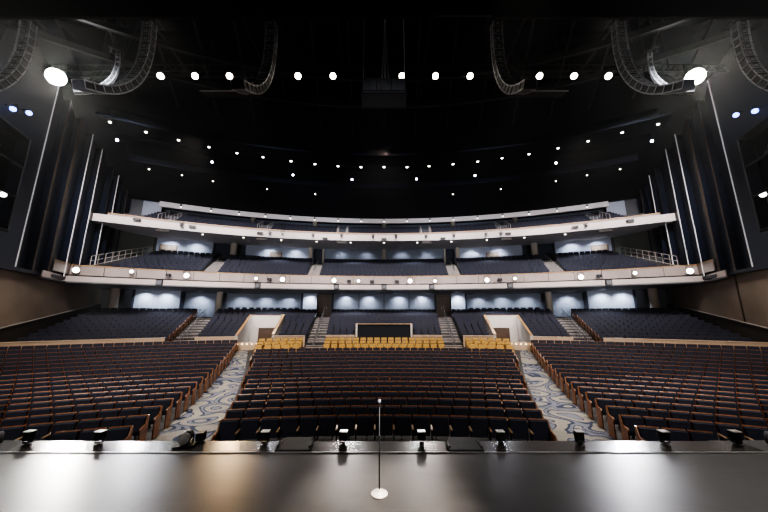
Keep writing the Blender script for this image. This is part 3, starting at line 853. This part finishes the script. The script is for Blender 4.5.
for s, px, nm in ((-1, 294, 'left'), (1, 465, 'right')):
    x = (px - 384) / F * 6.3 * 1.0
    root = empty('stage_wedge', (x * 1.02, 7.22, ST))
    mb = MB(); w = .36
    mb.hexa([(-w, -.27, .004), (w, -.27, .004), (w * .82, .30, .004), (-w * .82, .30, .004)], [(-w, -.25, .035), (w, -.25, .035), (w * .8, .28, .085), (-w * .8, .28, .085)])
    mb.build('board', M['hatch'], root)
    for q in (-1, 1): MB().box((q * (w - .02), .0, .04), (.035, .34, .07)).build('side_bracket', M['metal'], root)
    tag(root, 'low blue-black wedge board lying on the apron, %s of the microphone' % ('on the left-side' if s < 0 else 'on the right-side'), 'wedge board', 'low wedge boards on the apron')

# ------------------------------------------------------------------ line arrays
def line_array(x, lab, y0=12.75, ztop=18.6, sc=1.0, n=16, faint=False, yaw=0.0):
    prof = [(0, 0), (.10, -1.0), (.12, -2.0), (.0, -3.0), (-.30, -3.95), (-.75, -4.75), (-1.35, -5.45), (-2.05, -5.95), (-2.75, -6.3)]
    prof = [(a * .92, b * .92) for a, b in prof]
    L = [0]
    for a, b in zip(prof[:-1], prof[1:]): L.append(L[-1] + math.hypot(b[0] - a[0], b[1] - a[1]))
    def at(s_):
        for k in range(len(prof) - 1):
            if s_ <= L[k + 1] + 1e-9:
                t = (s_ - L[k]) / (L[k + 1] - L[k]); a, b = prof[k], prof[k + 1]
                return a[0] + (b[0] - a[0]) * t, a[1] + (b[1] - a[1]) * t
        return prof[-1]
    root = empty('line_array', (x, y0, ztop), yaw)
    W_ = .52 * sc; dz = L[-1] / n
    for k in range(n):
        ya, za = at(k * dz); yb, zb = at((k + 1) * dz)
        d = Vector((0, yb - ya, zb - za)).normalized(); nrm = Vector((0, -d.z, d.y))   # nrm points to the audience
        c = Vector((0, (ya + yb) / 2, (za + zb) / 2)) * sc
        m = Matrix((Vector((1, 0, 0)), nrm, d)).transposed()
        h = dz * sc * .90
        mb = MB()
        # trapezoid cabinet, deeper body narrowing at the rear
        w, dd = W_ / 2, .17 * sc
        lo = [Vector((-w * .80, -dd, -h * .38)), Vector((w * .80, -dd, -h * .38)), Vector((w, dd, -h / 2)), Vector((-w, dd, -h / 2))]
        hi = [Vector((-w * .80, -dd, h * .38)), Vector((w * .80, -dd, h * .38)), Vector((w, dd, h / 2)), Vector((-w, dd, h / 2))]
        mb.hexa([c + m @ p for p in lo], [c + m @ p for p in hi])
        cab = mb.build('cabinet', M['cab'], root)
        e = MB()
        for sx in (-1, 1):
            e.box(c + m @ Vector((sx * w * .93, -dd * .9, 0)), (.03, .05, h * .9), m)
            e.box(c + m @ Vector((sx * w * 1.0, dd * .93, 0)), (.03, .05, h), m)
            e.box(c + m @ Vector((sx * w * .62, -dd * 1.03, 0)), (.035, .03, h * .80), m)
        for sx in (-1, 1): e.box(c + m @ Vector((sx * w * .97, 0, h * .46)), (.02, dd * 1.95, .02), m)
        e.box(c + m @ Vector((0, -dd * 1.03, h * .30)), (W_ * 1.0, .03, .03), m)
        e.box(c + m @ Vector((0, -dd * 1.03, -h * .1)), (W_ * .3, .03, h * .35), m)
        e.build('rigging_plate', M['cabedge'], cab)
    fr = MB()
    for sx in (-1, 1): fr.box((sx * .4 * sc, -.1, .1), (.07, 1.2 * sc, .12))
    fr.box((0, -.6 * sc, .1), (.8 * sc, .07, .1)).box((0, .4 * sc, .1), (.8 * sc, .07, .1))
    fr.build('bumper_frame', M['truss'], root)
    for sy in (-.55, .35): MB().tube((0, sy * sc, .15), (0, sy * sc, 23.9 - ztop), .02, 5).build('chain', M['cable'], root)
    yb, zb = at(L[-1])
    MB().path([Vector((-.1, -.5, .1)) * sc, Vector((-.12, -.75, -2.6)) * sc, Vector((-.1, yb + .4, zb + .5)) * sc], .010, 5).build('signal_cable', M['cable'], root)
    tag(root, lab, 'speaker array', 'curved hanging line arrays')
line_array(-5.75, 'curved hanging speaker array, the inner one left of centre, between two warm spotlights')
line_array(5.75, 'curved hanging speaker array, the inner one right of centre, between two warm spotlights')
line_array(-12.0, 'large curved hanging speaker array beside the big left-side lamp, towards the centre')
line_array(12.0, 'large curved hanging speaker array beside the big right-side lamp, towards the centre')
line_array(-18.2, 'outermost curved speaker array, left of the big left-side lamp', yaw=.1)
line_array(18.2, 'outermost curved speaker array, right of the big right-side lamp', yaw=-.1)
for s, nm in ((-1, 'left'), (1, 'right')):
    line_array(s * 17.3, 'small slim speaker array hanging behind the big %s-side lamp' % nm, 16.6, 20.6, .62, 12, yaw=s * .9)
# centre cluster
root = empty('centre_speaker_cluster', (0, 11.5, 13.2))
for q in (-1, 0, 1): MB().box((q * .62, 0, .34), (.60, .8, .66), bev=.02).build('cabinet', M['cab'], root)
MB().box((0, 0, -.10), (1.95, .85, .06)).box((-.94, -.42, -.02), (.05, .05, .14)).box((.94, -.42, -.02), (.05, .05, .14)).box((0, -.42, .02), (1.93, .03, .03)).build('base_frame', M['truss'], root)
for q in (-.92, .92): MB().tube((q, 0, .65), (q, .3, 10.5), .022, 5).build('chain', M['cabedge'], root)
MB().tube((.05, -.1, .65), (.05, .2, 10.5), .045, 6).build('cable_loom', M['cabedge'], root)
MB().tube((-.1, -.1, .65), (.05, .0, 3.8), .03, 6).tube((.22, -.1, .65), (.05, .0, 3.8), .03, 6).build('bridle', M['cabedge'], root)
tag(root, 'box-shaped black speaker cluster hung on chains at the centre of the ceiling', 'speaker cluster')
# flat panels beneath the inner arrays
for s, nm in ((-1, 'left'), (1, 'right')):
    a_ = atY(384 + s * 156, 94, 14.0)
    root = empty('hanging_frame', a_)
    MB().box((0, 0, 0), (2.6, .5, .03)).build('panel', M['truss'], root)
    MB().box((0, -.27, -.03), (2.7, .04, .05)).build('edge_bar', M['cabedge'], root)
    for q in (-1.2, 1.2): MB().tube((q, 0, 0), (q, 0, 24 - a_.z), .015, 5).build('wire', M['cable'], root)
    tag(root, 'thin dark frame hanging just below the inner %s-side speaker array' % nm, 'hanging frame', 'thin hanging frames')

# ------------------------------------------------------------------ lamps on the front truss
TY = 17.3
root = empty('lighting_truss', (0, TY + .8, 20.45))
for dy, dz in ((-.25, 0), (.25, 0), (-.25, .5), (.25, .5)): MB().tube((-23.6, dy, dz), (23.6, dy, dz), .035, 6).build('chord', M['truss'], root)
mb = MB()
for k in range(59):
    x = -23.4 + k * .8
    mb.tube((x, -.25, 0), (x + .4, -.25, .5), .018, 4).tube((x + .4, -.25, .5), (x + .8, -.25, 0), .018, 4)
    mb.tube((x, .25, 0), (x + .4, .25, .5), .018, 4).tube((x, -.25, .5), (x, .25, .5), .018, 4)
mb.build('lacing', M['truss'], root)
for x in (-20, -13, -6.5, 0, 6.5, 13, 20): MB().tube((x, 0, .5), (x, 0, 4.2), .03, 5).build('hanger', M['truss'], root)
tag(root, 'long dark lighting truss carrying the row of warm spotlights', 'truss')

def lamp(name, pos, aim, rad, m_, label, cat, group, hl=None):
    """lamp with housing, lens and yoke; aims along `aim`"""
    pos = Vector(pos); d = (Vector(aim) - pos).normalized()
    q = d.to_track_quat('-Z', 'Y').to_matrix()
    root = empty(name, pos)
    hl = hl or rad * 2.2
    MB().lathe((0, 0, 0), [(rad * .55, hl), (rad * .95, hl * .75), (rad * 1.12, hl * .15), (rad * 1.14, -.04 * rad)], 16, q).build('housing', M['metal'], root)
    MB().lathe((0, 0, 0), [(rad, -.06 * rad), (rad * .85, -.16 * rad), (rad * .45, -.24 * rad)], 16, q).build('lens', M[m_], root)
    y = MB()
    for s in (-1, 1): y.tube(Vector((s * rad * 1.25, 0, 0)) + q @ Vector((0, 0, hl * .4)), Vector((s * rad * 1.25, 0, rad * 1.9)) + q @ Vector((0, 0, hl * .4)), rad * .08, 5)
    y.tube(Vector((-rad * 1.25, 0, rad * 1.9)) + q @ Vector((0, 0, hl * .4)), Vector((rad * 1.25, 0, rad * 1.9)) + q @ Vector((0, 0, hl * .4)), rad * .08, 5)
    y.build('yoke', M['metal'], root)
    tag(root, label, cat, group); return root
CAMP = (0, 0, 2.0)
warm_px = (160.5, 195, 229.5, 298, 333, 402, 435.5, 470, 539.5, 574, 608.5)
for k, px in enumerate(warm_px):
    p = atY(px, 76, TY); lamp('warm_spotlight', p, CAMP, .20, 'warm', 'warm white spotlight on the truss, %s of eleven from the left-side end' % ordinal(k + 1), 'spotlight', 'warm spotlights in a row on the truss')
for px, nm in ((56, 'left'), (695, 'right')):
    p = atY(px, 77, TY); lamp('flood_lamp', p, CAMP, .50, 'hot', 'huge brilliant white flood lamp at the far %s-side end of the truss' % nm, 'flood lamp', 'pair of big flood lamps')
# ceiling downlights
def downlight(p, r, m_, label, group, flat=False):
    root = empty('ceiling_downlight', p)
    MB().lathe((0, 0, 0), [(r * 1.5, 0), (r * 1.5, .25), (r * 1.2, .30)], 14).build('trim_can', M['metal'], root)
    MB().lathe((0, 0, 0), [(r * .6, -.07), (r, -.045), (r * 1.05, -.01)], 14).build('lens', M[m_], root)
    tag(root, label, 'downlight', group)
arc1 = [(110, 122), (146, 132), (178.5, 140), (209, 147), (237, 153), (263, 157), (291, 161), (315, 164), (338, 166), (361, 167), (384, 167), (407, 167), (429, 166), (453, 164), (477.6, 161.6), (502, 158), (529, 154), (558, 148), (588, 141), (622, 132.5), (658, 124)]
for k, (px, py) in enumerate(arc1):
    downlight(atZ(px, py, 19.1), .11 if 5 < k < 15 else .095, 'dim', 'small warm downlight in the long ceiling arc, %s from the left-side end' % ordinal(k + 1), 'downlights in the long ceiling arc')
arc2 = [(149, 169), (182, 175), (213, 181), (267, 189), (315, 194), (453, 194), (501, 189), (556, 181), (587, 175), (620, 169)]
for k, (px, py) in enumerate(arc2):
    p = atZ(px, py, 18.7)
    downlight(p, .075, 'dim', 'faint tiny downlight in the arc nearer the upper balcony, %s from the left-side end' % ordinal(k + 1), 'faint downlights near the upper balcony')
for k, (px, py) in enumerate([(201.5, 126.5), (265.5, 126.5), (325, 126.5), (442, 126.5), (500.5, 126.5), (566, 126.5)]):
    downlight(atZ(px, py, 22.2), .06, 'dim', 'dim pinpoint lamp high in the dark ceiling, %s from the left-side end' % ordinal(k + 1), 'pinpoint lamps in the dark ceiling')
cool = [(117, 140), (212, 162), (293, 175), (352, 179.5), (416.5, 179), (475, 175.5), (556, 163), (652, 141)]
for k, (px, py) in enumerate(cool):
    lamp('cool_spotlight', atZ(px, py, 18.9), (0, 4, 1), .105, 'cool_lamp', 'cool white spotlight above the balconies, %s of eight from the left-side end' % ordinal(k + 1), 'spotlight', 'cool spotlights above the balconies')
for k, (px, py) in enumerate([(13, 109), (29, 113), (736, 115), (755, 111)]):
    s = -1 if px < 384 else 1
    d = ray(px, py)
    t = (wallx(0) - .9) / (abs(d.x) - .4 * d.y)
    p = Vector((d.x * t, d.y * t, CAMZ + d.z * t))
    root = lamp('blue_spotlight', p, CAMP, .15, 'blue_lamp', 'blue spotlight above the %s-side lighting bay, %s' % ('left' if s < 0 else 'right', 'nearer the frame edge' if k in (0, 3) else 'nearer the big lamp'), 'spotlight', 'blue spotlights above the lighting bays')
    MB().tube((0, 0, .2), (s * .8, 0, .35), .04, 5).build('wall_bracket', M['truss'], root)
for s, px in ((-1, 3), (1, 763)):
    d = ray(px, 194.5); t = (wallx(0) - .2) / (abs(d.x) - .4 * d.y)
    p = Vector((d.x * t, d.y * t, CAMZ + d.z * t))
    lamp('bay_spotlight', p, CAMP, .16, 'rail_lamp', 'warm spotlight inside the %s-side lighting bay' % ('left' if s < 0 else 'right'), 'spotlight', 'spotlights inside the side bays')
# balcony rail lamps
rl = [(76, 270), (131.5, 271.5), (186.5, 275.5), (256, 278.5), (282.5, 279.5), (334, 280.5), (358.5, 281), (410, 281), (435, 281), (487, 280), (515, 278.5), (581, 277), (635, 273), (690, 271)]
big = {0, 2, 4, 7, 9, 11, 13, 5}
for k, (px, py) in enumerate(rl):
    p = atR(px, py, 50.62)
    lamp('balcony_rail_spotlight', p, (0, 3, 1), .235 if k in big else .15, 'rail_lamp', 'bright spotlight on the lower balcony front, %s of fourteen from the left-side end' % ordinal(k + 1), 'spotlight', 'spotlights along the lower balcony front', .25)
for k, (px, py) in enumerate([(168.5, 275), (269.5, 279.5), (349, 281.2), (372, 281.5), (397, 281.5), (500, 279.6), (599, 276)]):
    p = atR(px, py, 50.7)
    root = empty('balcony_camera', p, math.atan2(p.x, p.y + 17) * -1)
    MB().box((0, 0, 0), (.42, .22, .26), bev=.03).build('housing', M['metal'], root)
    MB().tube((0, -.11, 0), (0, -.2, -.02), .09, 12).build('lens', M['lens'], root)
    MB().box((0, .12, -.02), (.1, .16, .1)).build('mount', M['metal'], root)
    tag(root, 'black unlit fixture on the lower balcony front, %s from the left-side end' % ordinal(k + 1), 'fixture', 'unlit black fixtures on the balcony front')
# delay speakers in the gaps of the pale band
for k, a in enumerate((-25.2, -15.3, -6.0, 0, 6.0, 15.3, 25.2)):
    root = empty('front_fill_speaker', P(50.32, a, 6.98), -R(a))
    MB().box((0, 0, 0), (.50, .22, .50), bev=.03).build('cabinet', M['metal'], root)
    MB().box((0, -.118, 0), (.42, .015, .42)).build('grille', M['cab'], root)
    tag(root, 'square black speaker set in the pale lower balcony band, %s from the left-side end' % ordinal(k + 1), 'speaker', 'square speakers in the lower balcony band')
# fixtures on the upper balcony front
ub = [(137, 219.5, 1), (181.5, 225.5, 0), (192, 226.5, 1), (260, 233, 1), (270, 234, 0), (282.5, 233, 0), (313, 236, 0), (325, 238.5, 1), (341.5, 236, 0), (373, 237, 0), (384, 239, 1), (396, 237, 0), (426, 237, 0), (443, 238.5, 1), (454, 236, 0), (486, 235, 0), (501, 234, 0), (508, 233.5, 1), (575, 227, 1), (586, 226, 0), (630, 220.5, 1)]
for k, (px, py, b) in enumerate(ub):
    p = atR(px, py, 52.75)
    root = empty('upper_balcony_fixture', p, -math.atan2(p.x, p.y + 17))
    if b:
        MB().box((0, 0, 0), (.62, .2, .22), bev=.02).build('cabinet', M['metal'], root)
        MB().box((0, .11, 0), (.2, .14, .1)).build('mount', M['metal'], root)
    else:
        MB().tube((0, .08, 0), (0, -.14, -.04), .12, 10, .14).build('housing', M['metal'], root)
        MB().tube((0, -.14, -.04), (0, -.15, -.042), .11, 10).build('lens', M['lens'], root)
        MB().box((-.17, .0, .12), (.02, .05, .3)).box((.17, 0, .12), (.02, .05, .3)).box((0, .1, .26), (.36, .2, .03)).build('yoke', M['metal'], root)
    tag(root, ('flat black speaker' if b else 'small round black spotlight') + ' on the upper balcony front, %s fixture from the left-side end' % ordinal(k + 1), 'fixture', 'black fixtures on the upper balcony front')
# soffit downlights
for k in range(13):
    a = -27 + 54 * k / 12
    p = P(54.6, a, 13.10)
    downlight(p, .09, 'dim', 'recessed downlight under the upper balcony, %s from the left-side end' % ordinal(k + 1), 'downlights under the upper balcony')
for k in range(17):
    a = -26 + 52 * k / 16
    downlight(P(59.8, a, 17.65), .07, 'dim', 'pinpoint light on the grey bulkhead above the upper seats, %s from the left-side end' % ordinal(k + 1), 'pinpoint lights on the upper bulkhead')

# ------------------------------------------------------------------ light
def spot(pos, aim, power, ang, col=(1, 1, 1), blend=.6, rad=.3):
    l = bpy.data.lights.new('spot', 'SPOT'); l.energy = power; l.spot_size = R(ang); l.spot_blend = blend; l.color = col; l.shadow_soft_size = rad
    o = bpy.data.objects.new('spot', l); C.objects.link(o); o.location = pos
    o.rotation_euler = (Vector(aim) - Vector(pos)).to_track_quat('-Z', 'Y').to_euler(); return o
def point(pos, power, col=(1, 1, 1), rad=.3):
    l = bpy.data.lights.new('point', 'POINT'); l.energy = power; l.color = col; l.shadow_soft_size = rad
    o = bpy.data.objects.new('point', l); C.objects.link(o); o.location = pos; return o
WARM = (1, .90, .80); COOL = (.87, .92, 1)
for x in (-19, -9, 0, 9, 19):      # balcony wash from the front truss
    spot((x, 16.3, 19.2), (x * 1.25, 34, 9.5), 14000, 74, (1, .93, .92), .8, .5)
for (x, y) in ((-16, 23), (0, 25), (16, 23)):   # house lights over the stalls
    spot((x, y, 19.0), (x, y - 3.0, 0), 6500, 95, WARM, .8, .5)
for x in (-15.2, -9, 9, 15.2):    # added fill for the stalls, hidden behind the proscenium header
    spot((x, 9.6, 16.2), (x * .95, 19, 0), 6500, 80, WARM, .8, .4)
for x in (-8, 0, 8):               # added unseen uplights behind the camera, brightening balconies and soffits
    spot((x, -3.0, 2.0), (x * 2.2, 34, 15.0), 15000, 44, (.92, .94, 1), .7, .4)
for s in (-1, 1):
    for a, r, pw in ((2.0, 55.9, 300), (5.0, 55.9, 300), (9.6, 55.9, 330), (12.4, 57.6, 300), (15.2, 57.6, 300), (18.0, 57.6, 300), (22.6, 58.3, 420), (25.6, 55.9, 300), (27.5, 55.9, 300)):
        spot(P(r - .15, s * a, 6.6), P(r + .5, s * a, 4.2), pw * 1.7, 125, COOL, 1, .08)
    for a, pw in ((2.5, 120), (6, 120), (12.2, 260), (15.6, 260), (24.2, 330), (26.8, 330), (31, 60)):
        spot(P(61.6, s * a, 13.8), P(62.3, s * a, 11.8), pw * 1.9, 130, COOL, 1, .08)
    for a in (4, 12, 20):
        spot(P(62.0, s * a, 17.8), P(62.4, s * a, 15.5), 500, 120, COOL, 1, .08)
    for a in (4, 14, 25):
        spot(P(52.5, s * a, 6.55), P(51.5, s * a, 2), 900, 140, COOL, 1, .2)
        spot(P(58, s * a, 13.0), P(56.5, s * a, 9), 900, 140, COOL, 1, .2)
    spot((s * 15, 14, 18.6), (s * 28, 26, 11), 1800, 80, (.85, .9, 1), .8, .4)
    spot((s * 19, 12.5, 6.5), (s * 26, 22, 4), 700, 100, WARM, 1, .4)
    spot(P(49.5, s * 14.1, 5.9), P(50.8, s * 14.1, 2), 260, 110, WARM, 1, .2)  # added lamp that brightens the vomitory walls
for x in (-7, 7):                  # added unseen fill from behind the camera onto the first rows
    spot((x, -6.0, 9.0), (x * 1.2, 17, 1.0), 3600, 62, WARM, .8, .3)
spot((3.9, 2.6, 14.5), (0, 5.3, ST), 50000, 13, WARM, .9, .10)      # over the microphone
for s in (-1, 1):
    spot((s * 21.3, 16.9, 19.0), (s * 6.5, 5.0, ST), 1800, 26, (1, .97, .95), .9, .5)
for px, pw, col in ((98, 11000, (1, .97, .92)), (158, 3500, (.95, .96, 1)), (245, 3500, (1, .70, .4)), (602, 7000, (.93, .95, 1)), (722, 12000, (.95, .96, 1)), (350, 3000, (1, .92, .85)), (420, 3000, (1, .92, .85))):
    p = atR(px, 271, 50.2); q = atZ(384 + (px - 384) * .97, 462, ST)
    spot((p.x, p.y, 7.75), q, pw, 9, col, .9, .45)

w = bpy.data.worlds.new('World'); bpy.context.scene.world = w; w.use_nodes = True
w.node_tree.nodes['Background'].inputs[0].default_value = (.30, .34, .45, 1)
w.node_tree.nodes['Background'].inputs[1].default_value = .05

cam = bpy.data.cameras.new('camera'); co = bpy.data.objects.new('camera', cam); C.objects.link(co)
cam.sensor_width = 36; cam.lens = F / 768 * 36; cam.clip_end = 300; cam.clip_start = .05
co.location = (0, 0, CAMZ); co.rotation_euler = (R(90) + PITCH, 0, 0)
sc = bpy.context.scene; sc.camera = co
sc.view_settings.view_transform = 'AgX'
try: sc.view_settings.look = 'AgX - High Contrast'
except Exception: pass
sc.view_settings.exposure = 0.1

# thin theatrical haze in the house air
v = w.node_tree.nodes.new('ShaderNodeVolumeScatter'); v.inputs['Density'].default_value = .0006; v.inputs['Anisotropy'].default_value = .72
w.node_tree.links.new(v.outputs[0], w.node_tree.nodes['World Output'].inputs['Volume'])
for s_ in (-1, 1):
    p = atY(384 + s_ * 328 - (17 if s_ > 0 else 0), 77, TY)
    spot(p + (Vector(CAMP) - p).normalized() * .3, CAMP, 8000, 130, (1, .97, .93), 1, .45)
